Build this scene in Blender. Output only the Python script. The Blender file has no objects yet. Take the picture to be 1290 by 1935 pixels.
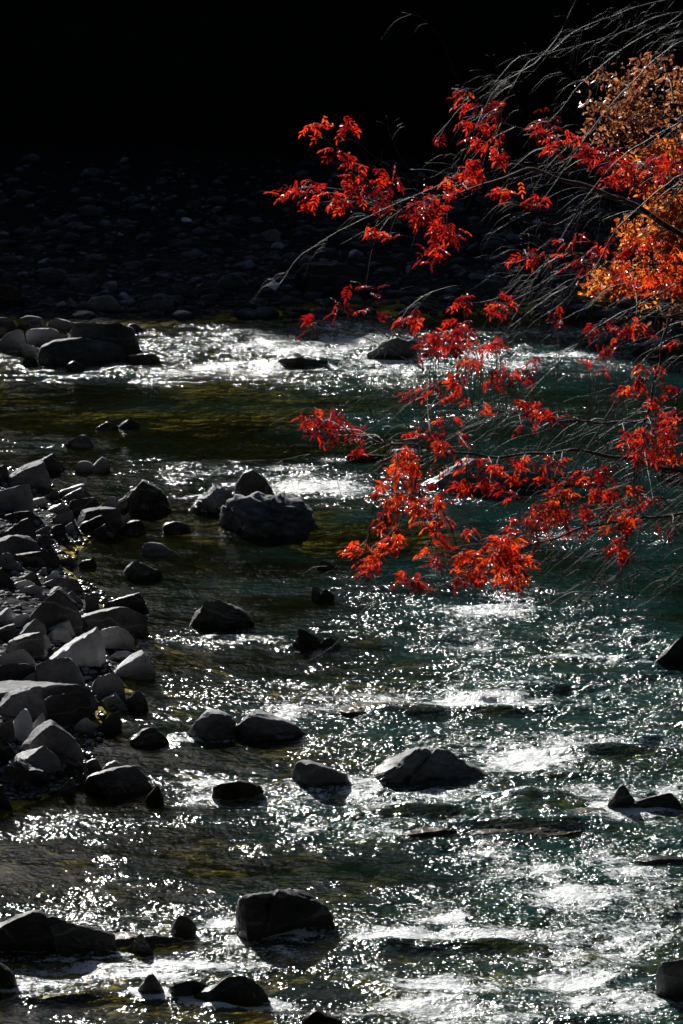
import bpy, math, random
import numpy as np
from mathutils import Vector
R = math.radians
random.seed(7)
sc = bpy.context.scene

# ---------------------------------------------------------------- camera
CAMZ, PITCH, F = 10.0, R(15.25), 6109.0          # F: focal length in photo pixels
cam = bpy.data.cameras.new('camera'); camo = bpy.data.objects.new('camera', cam)
sc.collection.objects.link(camo); sc.camera = camo
camo.location = (0, 0, CAMZ); camo.rotation_euler = (R(90) - PITCH, 0, 0)
cam.sensor_fit = 'VERTICAL'; cam.sensor_height = 23.5
cam.lens = 23.5 * F / 1935; cam.clip_end = 2000; cam.clip_start = 0.1
cam.dof.use_dof = True; cam.dof.focus_distance = 27.0; cam.dof.aperture_fstop = 5.6

# ---------------------------------------------------------------- light
AZ, EL = 22.0, 29.0                                # sun: degrees left of the view, and up
w = bpy.data.worlds.new("World"); sc.world = w; w.use_nodes = True
nt = w.node_tree; sky = nt.nodes.new('ShaderNodeTexSky'); sky.sky_type = 'NISHITA'
sky.sun_disc = False; sky.sun_elevation = R(EL); sky.sun_rotation = R(-AZ)
bg = nt.nodes['Background']; bg.inputs[1].default_value = 0.05
nt.links.new(sky.outputs[0], bg.inputs[0])
L = Vector((-math.sin(R(AZ)) * math.cos(R(EL)), math.cos(R(AZ)) * math.cos(R(EL)), math.sin(R(EL))))
sun = bpy.data.lights.new('sun', 'SUN'); sun.energy = 5.0; sun.angle = R(0.5); sun.color = (1, .965, .91)
suno = bpy.data.objects.new('sun', sun); sc.collection.objects.link(suno)
suno.rotation_euler = L.to_track_quat('Z', 'Y').to_euler(); suno.location = (-20, 40, 30)
sc.view_settings.view_transform = 'Standard'; sc.view_settings.look = 'None'
sc.view_settings.exposure = 0.95; sc.view_settings.gamma = 1.0
sc.cycles.use_denoising = True; sc.cycles.max_bounces = 6; sc.cycles.diffuse_bounces = 1; sc.cycles.transparent_max_bounces = 8
sc.cycles.caustics_reflective = False; sc.cycles.caustics_refractive = False
sc.cycles.sample_clamp_indirect = 4

# ---------------------------------------------------------------- projection helpers
CP, SP = math.cos(PITCH), math.sin(PITCH)
def ray(px, py):
    u = (px - 645) / F; v = (967.5 - py) / F
    return Vector((u, CP + v * SP, -SP + v * CP))
def on_z(px, py, z=0.0):
    d = ray(px, py); t = (z - CAMZ) / d.z
    return Vector((d.x * t, d.y * t, z))
def at_y(px, py, Y):
    d = ray(px, py); t = Y / d.y
    return Vector((d.x * t, Y, CAMZ + d.z * t))
def to_px(x, y, z):                                # numpy arrays
    dz = z - CAMZ
    dep = y * CP - dz * SP; up = y * SP + dz * CP
    return 645 + F * x / dep, 967.5 - F * up / dep
def half_w(y): return 645 / F * np.sqrt(y * y + 100)

# ---------------------------------------------------------------- numpy noise
def _h(i, j, k):
    n = (i.astype(np.int64) * 374761393 + j.astype(np.int64) * 668265263 + k.astype(np.int64) * 2147483647 + 1013904223) & 0xffffffff
    n = ((n ^ (n >> 13)) * 1274126177) & 0xffffffff
    n = ((n ^ (n >> 15)) * 2246822519) & 0xffffffff
    return ((n ^ (n >> 16)) & 0xffffff) / float(0x1000000) * 2 - 1
def vn(x, y, z):
    x, y, z = np.broadcast_arrays(np.asarray(x, float), np.asarray(y, float), np.asarray(z, float))
    i, j, k = np.floor(x), np.floor(y), np.floor(z)
    u, v, w_ = x - i, y - j, z - k
    u = u * u * u * (u * (u * 6 - 15) + 10); v = v * v * v * (v * (v * 6 - 15) + 10); w_ = w_ * w_ * w_ * (w_ * (w_ * 6 - 15) + 10)
    def L1(a, b, t): return a + (b - a) * t
    return L1(L1(L1(_h(i, j, k), _h(i+1, j, k), u), L1(_h(i, j+1, k), _h(i+1, j+1, k), u), v),
              L1(L1(_h(i, j, k+1), _h(i+1, j, k+1), u), L1(_h(i, j+1, k+1), _h(i+1, j+1, k+1), u), v), w_)
def fbm(x, y, z, o=4, g=0.5):
    a, s, t = 1.0, 0, 0
    for q in range(o):
        s = s + a * vn(x, y, z); t += a; a *= g
        x, y, z = x * 1.93 * .8 + y * 1.93 * .6 + 17.3, -x * 1.93 * .6 + y * 1.93 * .8 + 5.1, z * 2.03 + 9.7
    return s / t
def sstep(a, b, x):
    t = np.clip((x - a) / (b - a), 0, 1); return t * t * (3 - 2 * t)

# ---------------------------------------------------------------- object helpers
col = sc.collection
def mesh_obj(name, verts, faces, mat=None, parent=None, smooth=True, attrs=None):
    me = bpy.data.meshes.new(name)
    verts = np.asarray(verts, np.float32)
    if isinstance(faces, np.ndarray):
        nf, k = faces.shape
        me.vertices.add(len(verts)); me.vertices.foreach_set('co', verts.ravel())
        me.loops.add(nf * k); me.loops.foreach_set('vertex_index', faces.astype(np.int32).ravel())
        me.polygons.add(nf); me.polygons.foreach_set('loop_start', np.arange(0, nf * k, k, dtype=np.int32))
        me.update(calc_edges=True)
    else:
        me.from_pydata(verts.tolist(), [], faces); me.update()
    me.polygons.foreach_set('use_smooth', np.full(len(me.polygons), smooth))
    for k_, a in (attrs or {}).items():
        at = me.attributes.new(k_, 'FLOAT', 'POINT'); at.data.foreach_set('value', np.asarray(a, np.float32))
    if mat: me.materials.append(mat)
    o = bpy.data.objects.new(name, me); col.objects.link(o)
    if parent: o.parent = parent
    return o
def tag(o, label=None, cat=None, group=None, kind=None):
    if label: o['label'] = label
    if cat: o['category'] = cat
    if group: o['group'] = group
    if kind: o['kind'] = kind
    return o
def grid_faces(ny, nx):
    a = np.arange((ny - 1) * nx).reshape(ny - 1, nx)[:, :-1].ravel()
    return np.stack([a, a + 1, a + nx + 1, a + nx], 1)

# ---------------------------------------------------------------- materials
def new_mat(name):
    m = bpy.data.materials.new(name); m.use_nodes = True
    t = m.node_tree; t.nodes.clear()
    out = t.nodes.new('ShaderNodeOutputMaterial')
    return m, t, out
class N:
    def __init__(s, t): s.t = t
    def __call__(s, typ, ins=None, **kw):
        n = s.t.nodes.new('ShaderNode' + typ)
        for k, v in kw.items(): setattr(n, k, v)
        for k, v in (ins or {}).items():
            if isinstance(v, bpy.types.NodeSocket): s.t.links.new(v, n.inputs[k])
            else: n.inputs[k].default_value = v
        return n
    def math(s, op, a, b=0.0, c=None, clamp=False):
        ins = {0: a, 1: b}
        if c is not None: ins[2] = c
        return s('Math', ins, operation=op, use_clamp=clamp).outputs[0]
    def ramp(s, fac, stops):
        n = s('ValToRGB', {0: fac}); e = n.color_ramp.elements
        while len(e) < len(stops): e.new(0.5)
        for el, (p, c) in zip(e, stops): el.position = p; el.color = (*c, 1)
        return n.outputs[0]
    def noise(s, scale, detail=4, rough=.55, vec=None, out=0):
        ins = {'Scale': scale, 'Detail': detail, 'Roughness': rough}
        if vec is not None: ins['Vector'] = vec
        return s('TexNoise', ins).outputs[out]

def rock_mat(name, c0, c1, c2, rough=.75, wetline=True):
    m, t, out = new_mat(name); n = N(t)
    pos = n('NewGeometry').outputs['Position']
    rnd = n('ObjectInfo').outputs['Random']
    a = n.noise(2.2, 6, .6, pos); b = n.noise(26, 5, .65, pos)
    f = n.math('ADD', n.math('MULTIPLY', a, .75), n.math('MULTIPLY', b, .3))
    base = n.ramp(f, [(.36, c0), (.52, c1), (.70, c2)])
    hs = n('HueSaturation', {'Color': base, 'Value': n.math('MULTIPLY_ADD', rnd, .55, .72), 'Saturation': n.math('MULTIPLY_ADD', n.math('FRACT', n.math('MULTIPLY', rnd, 7.3)), .7, .5)}).outputs[0]
    # pale mineral veins
    wv = n('TexWave', {'Vector': pos, 'Scale': 1.1, 'Distortion': 9.0, 'Detail': 4.0, 'Detail Scale': 1.3}, bands_direction='Z').outputs[1]
    vein = n.math('MULTIPLY', n.ramp(wv, [(.965, (0, 0, 0)), (.99, (1, 1, 1))]), .22)
    hs = n('MixRGB', {0: vein, 1: hs, 2: (.34, .34, .35, 1)}).outputs[0]
    z = n('SeparateXYZ', {0: pos}).outputs[2]
    zz = n.math('ADD', z, n.math('MULTIPLY', n.math('SUBTRACT', a, .5), .12))
    if wetline:
        wet = n('MapRange', {0: zz, 1: .16, 2: .03, 3: 0., 4: 1.}).outputs[0]
    else:
        wet = n.math('ADD', 0, 0)
    colr = n('MixRGB', {0: n.math('MULTIPLY', wet, .6), 1: hs, 2: (.018, .018, .016, 1)}).outputs[0]
    rg = n.math('SUBTRACT', rough, n.math('MULTIPLY', wet, rough - .22))
    v3 = n('TexVoronoi', {'Vector': pos, 'Scale': 7.0}, feature='DISTANCE_TO_EDGE').outputs[0]
    crack = n.math('MULTIPLY', n.ramp(v3, [(0, (0, 0, 0)), (.04, (1, 1, 1))]), .15)
    hgt = n.math('ADD', n.math('ADD', n.math('MULTIPLY', n.noise(9, 8, .68, pos), 1.0), n.math('MULTIPLY', n.noise(60, 4, .6, pos), .18)), crack)
    bp = n('Bump', {'Strength': .45, 'Distance': .022, 'Height': hgt}).outputs[0]
    p = n('BsdfPrincipled', {'Base Color': colr, 'Roughness': rg, 'Normal': bp, 'Specular IOR Level': n.math('MULTIPLY_ADD', wet, .4, .15)})
    t.links.new(p.outputs[0], out.inputs[0]); return m
M = {}
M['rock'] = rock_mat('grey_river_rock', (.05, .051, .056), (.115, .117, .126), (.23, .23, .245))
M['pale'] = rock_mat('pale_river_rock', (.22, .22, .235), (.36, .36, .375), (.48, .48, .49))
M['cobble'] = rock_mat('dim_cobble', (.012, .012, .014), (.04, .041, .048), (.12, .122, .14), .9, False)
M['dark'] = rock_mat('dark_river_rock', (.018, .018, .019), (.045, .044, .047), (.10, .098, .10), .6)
M['wet'] = rock_mat('wet_brown_rock', (.014, .011, .005), (.04, .028, .010), (.08, .058, .02), .3, False)

def bark_mat(name, c0, c1, rough=.6):
    m, t, out = new_mat(name); n = N(t)
    pos = n('NewGeometry').outputs['Position']
    a = n.noise(40, 5, .6, pos)
    base = n.ramp(a, [(.35, c0), (.65, c1)])
    bp = n('Bump', {'Strength': .6, 'Distance': .004, 'Height': a}).outputs[0]
    p = n('BsdfPrincipled', {'Base Color': base, 'Roughness': rough, 'Normal': bp})
    t.links.new(p.outputs[0], out.inputs[0]); return m
M['bark_dark'] = bark_mat('dark_bark', (.018, .013, .011), (.06, .045, .04), .7)
M['bark_pale'] = bark_mat('pale_twig_bark', (.03, .027, .025), (.11, .10, .097), .6)
M['bark_mid'] = bark_mat('grey_brown_bark', (.03, .023, .02), (.09, .072, .062), .6)

def leaf_mat(name, stops, tr=.62):
    m, t, out = new_mat(name); n = N(t)
    r = n('Attribute', attribute_name='rnd').outputs['Fac']
    base = n.ramp(r, stops)
    p = n('BsdfPrincipled', {'Base Color': base, 'Roughness': .34, 'Specular IOR Level': .5})
    tl = n('BsdfTranslucent', {'Color': base})
    mx = n('MixShader', {0: tr, 1: p.outputs[0], 2: tl.outputs[0]})
    t.links.new(mx.outputs[0], out.inputs[0]); return m
M['leaf_red'] = leaf_mat('red_leaf', [(0, (.09, .004, .008)), (.35, (.30, .007, .008)), (.7, (.62, .018, .008)), (1, (.85, .055, .010))])
M['leaf_scarlet'] = leaf_mat('scarlet_leaf', [(0, (.16, .006, .006)), (.35, (.48, .022, .008)), (.7, (.75, .060, .008)), (1, (.88, .12, .012))])
M['leaf_orange'] = leaf_mat('orange_leaf', [(0, (.20, .03, .01)), (.4, (.50, .10, .012)), (.75, (.72, .20, .02)), (1, (.80, .36, .04))])
M['leaf_brown'] = leaf_mat('brown_leaf', [(0, (.08, .03, .018)), (.4, (.20, .065, .03)), (.75, (.36, .13, .05)), (1, (.50, .24, .09))])

# ground: gravel bars, riverbed
m, t, out = new_mat('gravel_ground'); n = N(t); M['ground'] = m
pos = n('NewGeometry').outputs['Position']
vor = n('TexVoronoi', {'Vector': pos, 'Scale': 9.0, 'Randomness': 1.0}); vd = vor.outputs[0]; vc = vor.outputs[1]
sepc = n('SeparateColor', {0: vc}).outputs[0]
z = n('SeparateXYZ', {0: pos}).outputs[2]
dry = n.ramp(sepc, [(0, (.003, .003, .004)), (.5, (.008, .008, .010)), (1, (.03, .031, .037))])
ns = n.noise(.9, 4, .6, pos)
bedc = n.ramp(n.math('ADD', n.math('MULTIPLY', sepc, .35), n.math('MULTIPLY', ns, .75)), [(.3, (.05, .052, .014)), (.5, (.18, .145, .025)), (.75, (.42, .30, .04))])
under = n('MapRange', {0: z, 1: .03, 2: -.03, 3: 0., 4: 1.}).outputs[0]
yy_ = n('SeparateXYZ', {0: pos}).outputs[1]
dry = n('MixRGB', {0: n('MapRange', {0: n.math('ADD', yy_, n.math('MULTIPLY', ns, 7.0)), 1: 52., 2: 59., 3: 0., 4: 1.}).outputs[0], 1: dry, 2: (.006, .006, .006, 1)}).outputs[0]  # ground colour fades to near black by the hill, as deeper shade
cc = n('MixRGB', {0: under, 1: dry, 2: bedc}).outputs[0]
bp = n('Bump', {'Strength': 1.0, 'Distance': .05, 'Height': n.math('SUBTRACT', 1.0, vd)}).outputs[0]
p = n('BsdfPrincipled', {'Base Color': cc, 'Roughness': .95, 'Normal': bp, 'Specular IOR Level': .06})
t.links.new(p.outputs[0], out.inputs[0])

m, t, out = new_mat('dark_wooded_slope'); n = N(t); M['hill'] = m
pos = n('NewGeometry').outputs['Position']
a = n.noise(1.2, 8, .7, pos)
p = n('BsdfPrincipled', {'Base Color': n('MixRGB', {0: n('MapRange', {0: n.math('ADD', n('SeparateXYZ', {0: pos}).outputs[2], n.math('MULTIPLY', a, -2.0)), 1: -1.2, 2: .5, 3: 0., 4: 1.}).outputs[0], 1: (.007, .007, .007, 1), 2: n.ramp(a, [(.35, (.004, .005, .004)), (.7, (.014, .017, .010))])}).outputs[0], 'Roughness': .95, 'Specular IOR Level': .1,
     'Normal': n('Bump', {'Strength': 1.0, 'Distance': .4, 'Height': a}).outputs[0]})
t.links.new(p.outputs[0], out.inputs[0])

# water
m, t, out = new_mat('river_water'); n = N(t); M['water'] = m
pos = n('NewGeometry').outputs['Position']
foam = n('Attribute', attribute_name='foam').outputs['Fac']
turb = n('Attribute', attribute_name='turb').outputs['Fac']
deep = n('Attribute', attribute_name='deep').outputs['Fac']
strk = n.noise(1.0, 6, .62, n('Mapping', {0: pos, 3: (1.5, 5.0, 1.0)}).outputs[0])
deep = n.math('ADD', deep, n.math('MULTIPLY', n.math('SUBTRACT', strk, .5), 1.5), clamp=True)
mp = n('Mapping', {0: pos, 3: (.75, 1.0, 1.0)}).outputs[0]
gn = n.noise(2.4, 5, .6, n('Mapping', {0: pos, 3: (.8, 2.4, 1.0)}).outputs[0])
gm = n('MapRange', {0: gn, 1: .40, 2: .62, 3: .22, 4: 1.35}).outputs[0]
turbg = n.math('MULTIPLY', turb, gm)
n1 = n.noise(12, 3, .55, mp); n2 = n.noise(31, 2, .5, mp)
hh = n.math('ADD', n1, n.math('MULTIPLY', n2, .45))
bmp = n('Bump', {'Strength': n.math('MULTIPLY_ADD', turbg, 1.1, .08, clamp=True), 'Distance': .09, 'Height': hh}).outputs[0]
fr = n('Fresnel', {'IOR': 1.33, 'Normal': bmp}).outputs[0]
gl = n('BsdfGlossy', {'Color': (1, 1, 1, 1), 'Roughness': .17, 'Normal': bmp}, distribution='BECKMANN')
tint = n('MixRGB', {0: deep, 1: (.80, .80, .62, 1), 2: (.22, .46, .38, 1)}).outputs[0]
tr = n('BsdfTransparent', {'Color': tint})
dfc = n('MixRGB', {0: deep, 1: (.006, .006, .002, 1), 2: (.003, .021, .018, 1)}).outputs[0]
dfc = n('MixRGB', {0: n('MapRange', {0: turb, 1: .15, 2: .9, 3: 0., 4: .8}).outputs[0], 1: dfc, 2: (.011, .050, .045, 1)}).outputs[0]
df = n('BsdfDiffuse', {'Color': dfc, 'Normal': bmp})
body = n('MixShader', {0: n.math('MULTIPLY_ADD', deep, .45, .25), 1: tr.outputs[0], 2: df.outputs[0]})
wat = n('MixShader', {0: fr, 1: body.outputs[0], 2: gl.outputs[0]})
fn = n.noise(11, 8, .74, n('Mapping', {0: pos, 3: (.8, 1.3, 1.0)}).outputs[0]); fn2 = n.noise(40, 3, .6, pos)
ff = n.math('ADD', foam, n.math('MULTIPLY', n.math('SUBTRACT', n.math('ADD', n.math('MULTIPLY', fn, .66), n.math('MULTIPLY', fn2, .34)), .5), 3.3))
fm = n('MapRange', {0: ff, 1: .40, 2: .86, 3: 0., 4: .92}, interpolation_type='SMOOTHSTEP').outputs[0]
fb = n('Bump', {'Strength': 1.0, 'Distance': .045, 'Height': n.math('ADD', n.noise(12, 6, .66, n('Mapping', {0: pos, 3: (.7, 1.2, 1)}).outputs[0]), n.math('MULTIPLY', n2, .3))}).outputs[0]
fd = n('BsdfPrincipled', {'Base Color': (.78, .82, .84, 1), 'Roughness': .35, 'Normal': fb, 'Specular IOR Level': .5, 'Coat Weight': .8, 'Coat Roughness': .17, 'Coat IOR': 1.33, 'Coat Normal': bmp})
ft = n('BsdfTranslucent', {'Color': (.75, .82, .84, 1), 'Normal': fb})
fs = n('MixShader', {0: .18, 1: fd.outputs[0], 2: ft.outputs[0]})
fin = n('MixShader', {0: fm, 1: wat.outputs[0], 2: fs.outputs[0]})
t.links.new(fin.outputs[0], out.inputs[0])

# ---------------------------------------------------------------- terrain
# left bank waterline, photo px on the water plane
LB = [(-900, 540), (-420, 690), (-260, 760), (-120, 850), (60, 900), (105, 950), (175, 1000), (125, 1040), (110, 1075), (150, 1105), (215, 1150), (235, 1200), (245, 1270),
      (200, 1320), (175, 1370), (150, 1430), (165, 1470), (60, 1500), (-60, 1560), (-260, 1640), (-300, 1800), (-420, 2000), (-700, 2500)]
lbw = sorted([(on_z(a, b).y, on_z(a, b).x) for a, b in LB])
LY = np.array([a for a, b in lbw]); LX = np.array([b for a, b in lbw])
def left_x(y): return np.interp(y, LY, LX)
def right_x(y): return half_w(y) + .55
FAR_Y = 48.6
def terrain(x, y):
    x = np.asarray(x, float); y = np.asarray(y, float)
    nz = fbm(x * .9, y * .9, 3.3, 3)
    dl = left_x(y) - x; dr = x - right_x(y); df_ = y - (FAR_Y + .25 * x + .9 * fbm(x * .35, y * .1, 8.1, 2))
    zl = np.where(dl > 0, np.minimum(dl * .20, .9 + dl * .06), dl * .28)
    zr = np.where(dr > 0, dr * .45, dr * .5)
    zf = np.where(df_ > 0, df_ * .045, df_ * .16)
    zn = (15.5 - y) * .55
    z = np.maximum(np.maximum(zl, zr), np.maximum(zf, zn))
    z = np.maximum(z, -.42)
    return z + nz * .07
def solve_ground(px, py):
    z = 0.0
    for _ in range(12):
        p = on_z(px, py, z); z = .5 * z + .5 * max(0.0, float(terrain(p.x, p.y)))
    return on_z(px, py, z)

xs = np.concatenate([np.linspace(-60, -8, 40), np.linspace(-7.9, 7.9, 200), np.linspace(8, 60, 40)])
ys = np.concatenate([np.linspace(-12, 19, 40), np.linspace(19.2, 66, 420)])
X, Y = np.meshgrid(xs, ys); Z = terrain(X, Y)
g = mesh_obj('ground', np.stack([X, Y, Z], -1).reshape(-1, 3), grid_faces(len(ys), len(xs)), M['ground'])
tag(g, kind='structure')
# shaded slope beyond the far bar
xs = np.linspace(-260, 260, 420); ss = np.linspace(0, 1, 60)
X, S = np.meshgrid(xs, ss)
crest = 18.6 + 14 * sstep(-8.5, -2, X) * (1 - sstep(40, 60, X)) + 1.1 * fbm(X * .12, 0, 1, 4) + 1.2 * fbm(X * .7, 0, 4, 3)  # unseen crest, raised on the right to darken reflections in the water
ramp_ = np.where(S < .5, S / .5, 1.0)
Yh = 60.5 + .10 * X + 18.5 * ramp_ + 2.5 * fbm(X * .3, S * 2, 9, 4) * (1 - ramp_)+ np.where(S > .5, (S - .5) * 80, 0) + 1.5 * fbm(X * .15, S * 4, 2, 3)
Zh = .2 + crest * ramp_ ** .85 + np.where(S > .5, (S - .5) * 27, 0) + .8 * fbm(X * .6, S * 20, 6, 3) * np.minimum(1, S * 6)  # unseen back ridge added to keep sky out of the water's reflections
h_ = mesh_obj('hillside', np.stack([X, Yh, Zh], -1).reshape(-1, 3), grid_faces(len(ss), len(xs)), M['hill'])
tag(h_, kind='structure')
# unseen slopes beside and behind the viewer, added to block skylight
xs = np.linspace(-130, 130, 160); ys = np.linspace(-110, 90, 120)
X, Y = np.meshgrid(xs, ys)
Z = np.maximum(np.maximum(1.7 * (-13 - X), 1.8 * (X - 9.5 - .06 * np.maximum(Y, 0))), 2.0 * (-6 - Y))
Z = np.minimum(Z, 105) + 2.0 * fbm(X * .1, Y * .1, 4, 4); Z = np.where(Z < 1.5, -3, Z)
v_ = mesh_obj('skylight_block_slopes', np.stack([X, Y, Z], -1).reshape(-1, 3), grid_faces(len(ys), len(xs)), M['hill'])
tag(v_, kind='structure')

# ---------------------------------------------------------------- water surface
FOAM = [(480,655,110,13,.75),(600,648,120,17,.9),(285,697,95,10,.72),(430,684,110,9,.7),(520,700,60,8,.7),(760,702,130,12,.7),(640,668,60,10,.8),
 (990,632,120,9,.7),(990,668,140,9,.85),(1050,690,160,8,.55),(640,622,150,7,.5),(30,665,50,8,.55),(90,690,60,5,.4),(1180,640,60,10,.5),(560,720,70,8,.35),(720,730,120,8,.3),
 (350,888,60,9,.5),(600,915,110,13,.65),(560,888,50,6,.5),(1000,770,150,8,.3),(650,870,60,6,.35),(900,690,80,10,.6),(860,790,90,8,.3),(1060,1015,80,10,.4),
 (905,1155,70,10,.95),(940,1130,90,12,.55),(920,1112,110,10,.4),(1000,1190,120,12,.4),(930,1215,80,12,.5),(1080,1245,70,5,.75),(1200,1248,80,5,.7),(1090,1205,140,12,.3),(320,1207,70,5,.6),(490,1211,60,5,.65),(400,1205,60,3,.5),
 (720,1315,130,15,.75),(620,1335,90,13,.8),(860,1328,130,9,.9),(960,1322,110,8,.7),(560,1350,55,14,.6),(560,1385,40,8,.4),(1050,1290,130,13,.45),(740,1255,90,10,.35),
 (1160,1405,75,11,.95),(1020,1440,90,22,.85),(945,1465,60,18,.6),(560,1500,70,10,.6),(680,1505,50,12,.8),(830,1500,130,14,.95),(990,1510,120,10,.85),(720,1520,90,12,.85),(1090,1497,70,12,.8),(390,1480,80,9,.6),(350,1505,60,8,.5),(700,1565,90,9,.55),(1270,1500,40,10,.8),(1210,1560,60,10,.4),(860,1420,150,15,.4),(1130,1545,120,12,.55),
 (1040,1640,75,20,.85),(1120,1610,70,20,.6),(960,1610,60,16,.5),(850,1560,80,6,.4),(1200,1640,70,12,.5),
 (730,1770,110,12,.95),(920,1765,150,16,1.),(840,1735,90,10,.7),(1060,1700,110,22,.6),(1000,1800,150,14,.6),(880,1855,130,18,.9),(1040,1850,120,16,.75),(700,1830,60,14,.3),(820,1905,160,14,.75),(640,1920,80,12,.8),(1180,1780,100,40,.45),(1150,1900,140,25,.55),(1250,1700,60,40,.35),(950,1930,150,10,.6),
 (120,1832,140,10,.95),(50,1860,80,10,.9),(330,1828,120,10,.85),(230,1850,90,10,.9),(210,1722,80,11,.6),(410,1735,50,16,.7),(260,1748,70,7,.6),(560,1764,70,6,.95),(520,1800,90,12,.65),(450,1825,70,10,.6),(90,1810,90,7,.7),(230,1660,55,28,.28),(130,1560,70,12,.35),(260,1550,60,8,.35),(570,1600,110,8,.3),(510,1700,40,5,.3),(600,1560,60,8,.4)]
BROWN = [(1010,1572,120,12),(760,1540,120,7),(720,1585,100,9),(1050,1665,70,10),(1170,1450,110,14),(560,1600,90,14),(240,1525,110,10),(830,1340,130,7),(150,1895,90,9),(560,705,60,6),(820,1775,70,6),(1100,1880,80,8),
 (240,1410,70,12),(300,1300,70,22),(280,1190,60,14),(200,1080,70,12),(330,1060,90,18),(60,1600,90,20),(320,1260,60,12),(700,1450,60,7),(620,1780,50,8),(60,1680,90,25),(450,1250,120,9),(480,1130,90,7),(260,1000,60,12),(300,1780,90,9)]
DARKWAVE = [(740,1342,90,4,.07),(950,1342,120,4,.07),(1150,1425,140,5,.1),(760,1538,110,5,.1),(980,1562,110,6,.09),(540,684,70,4,.08),(420,1205,90,3,.05),(1010,1512,60,4,.08),(130,1890,120,6,.08),(900,1785,120,5,.06)]
ny, nf = 900, 560
ysw = np.concatenate([np.linspace(13, 20, 40), 20.2 * (52.5 / 20.2) ** np.linspace(0, 1, ny)])
sc_ = np.concatenate([np.linspace(-6, -1.3, 50), np.linspace(-1.28, 1.28, nf), np.linspace(1.3, 3.2, 30)])
Yw = np.repeat(ysw[:, None], len(sc_), 1); Xw = half_w(Yw) * sc_[None, :]
PX, PY = to_px(Xw, Yw, 0 * Xw)
warpx = 40 * fbm(Xw * 1.1, Yw * 1.1, 5, 3); warpy = 11 * fbm(Xw * .9, Yw * .9, 15, 3)
fo = np.zeros_like(Xw); tb = np.zeros_like(Xw)
for cx, cy, rx, ry, s in FOAM:
    q = ((PX + warpx - cx) / (rx * 1.15)) ** 2 + ((PY + warpy - cy) / (ry * 1.25)) ** 2
    fo = np.maximum(fo, s * np.exp(-q * .9)); tb = np.maximum(tb, s * np.exp(-q * .2))
COLLAR = [(610,1486,66,14,.55),(808,1480,118,14,.6),(538,1768,100,11,.6),(1190,1526,70,10,.8),(285,1884,34,9,.9),(445,1892,86,12,.8),(60,1800,110,8,.7),(160,1802,66,8,.7),(740,676,55,9,.9),(10,1868,34,8,.8),(575,692,50,6,.7),(455,1505,55,12,.6),(400,1397,60,7,.45),(585,1224,40,6,.5),(1270,1888,50,8,.6),(348,1762,32,7,.7),(418,1184,64,5,.3),(500,1004,90,5,.28),(900,922,150,6,.25),(350,1398,20,8,.7)]
for cx, cy, rx, ry, s in COLLAR:
    q = np.sqrt(((PX + .3 * warpx - cx) / rx) ** 2 + ((PY + .4 * warpy - cy) / ry) ** 2)
    a_ = s * np.exp(-((q - .95) / .35) ** 2); fo = np.maximum(fo, a_); tb = np.maximum(tb, s * np.exp(-((q - 1) / .8) ** 2))
fo *= np.where(PY < 760, .88, 1.0)
stre = fbm(Xw * 1.6, Yw * 1.5, 21, 5, .6)                      # streaks of broken water
stre2 = fbm(Xw * .5, Yw * .9, 31, 4, .6)
base = .10 + .26 * sstep(380, 900, PX) * sstep(950, 1400, PY) + .10 * sstep(1500, 1800, PY) + .05 * sstep(500, 900, PX)
tb = np.clip(tb * 1.0 + base * (1 + 1.6 * stre + 1.8 * stre2), .0, 1)
shade = sstep(FAR_Y - 1.5, FAR_Y + .5, Yw)
tb *= 1 - .5 * shade
fo = np.clip(.9 * fo * (1.0 + .7 * stre) + .35 * (tb - .35) * sstep(.1, .6, stre + .3), 0, 1)
deep = np.clip(.12 + .55 * sstep(350, 950, PX) + .5 * stre2 + .5 * fbm(Xw * 1.1, Yw * 1.4, 77, 3), 0, 1)
depth = -terrain(Xw, Yw)
deep *= sstep(.0, .38, depth)
for cx, cy, rx, ry in BROWN:
    q = ((PX + warpx * .8 - cx) / rx) ** 2 + ((PY + warpy * .5 - cy) / ry) ** 2
    deep *= 1 - .9 * np.exp(-q * 1.1)
# wave heights
hz = .035 * fbm(Xw * .55, Yw * 1.3, 40, 3) * (0.5 + 1.5 * tb)
hz += .050 * tb * (1 - 2 * np.abs(fbm(Xw * 1.3, Yw * 2.6, 50, 3)))
hz += .028 * tb * fbm(Xw * 3.2, Yw * 4.6, 60, 3)
hz += .010 * (tb + .10) * fbm(Xw * 8.5, Yw * 11, 70, 3, .6)
hz += .009 * fo * (fbm(Xw * 7, Yw * 9, 80, 3, .6))
for cx, cy, rx, ry, s in DARKWAVE:
    q = ((PX + warpx * .6 - cx) / rx) ** 2 + ((PY + warpy * .4 - cy) / ry) ** 2
    hz += s * np.exp(-q * .8)
water = mesh_obj('river_water', np.stack([Xw, Yw, hz - .03], -1).reshape(-1, 3), grid_faces(*Xw.shape), M['water'],
                 attrs={'foam': fo.ravel(), 'turb': tb.ravel(), 'deep': deep.ravel()})
tag(water, kind='structure')

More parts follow.
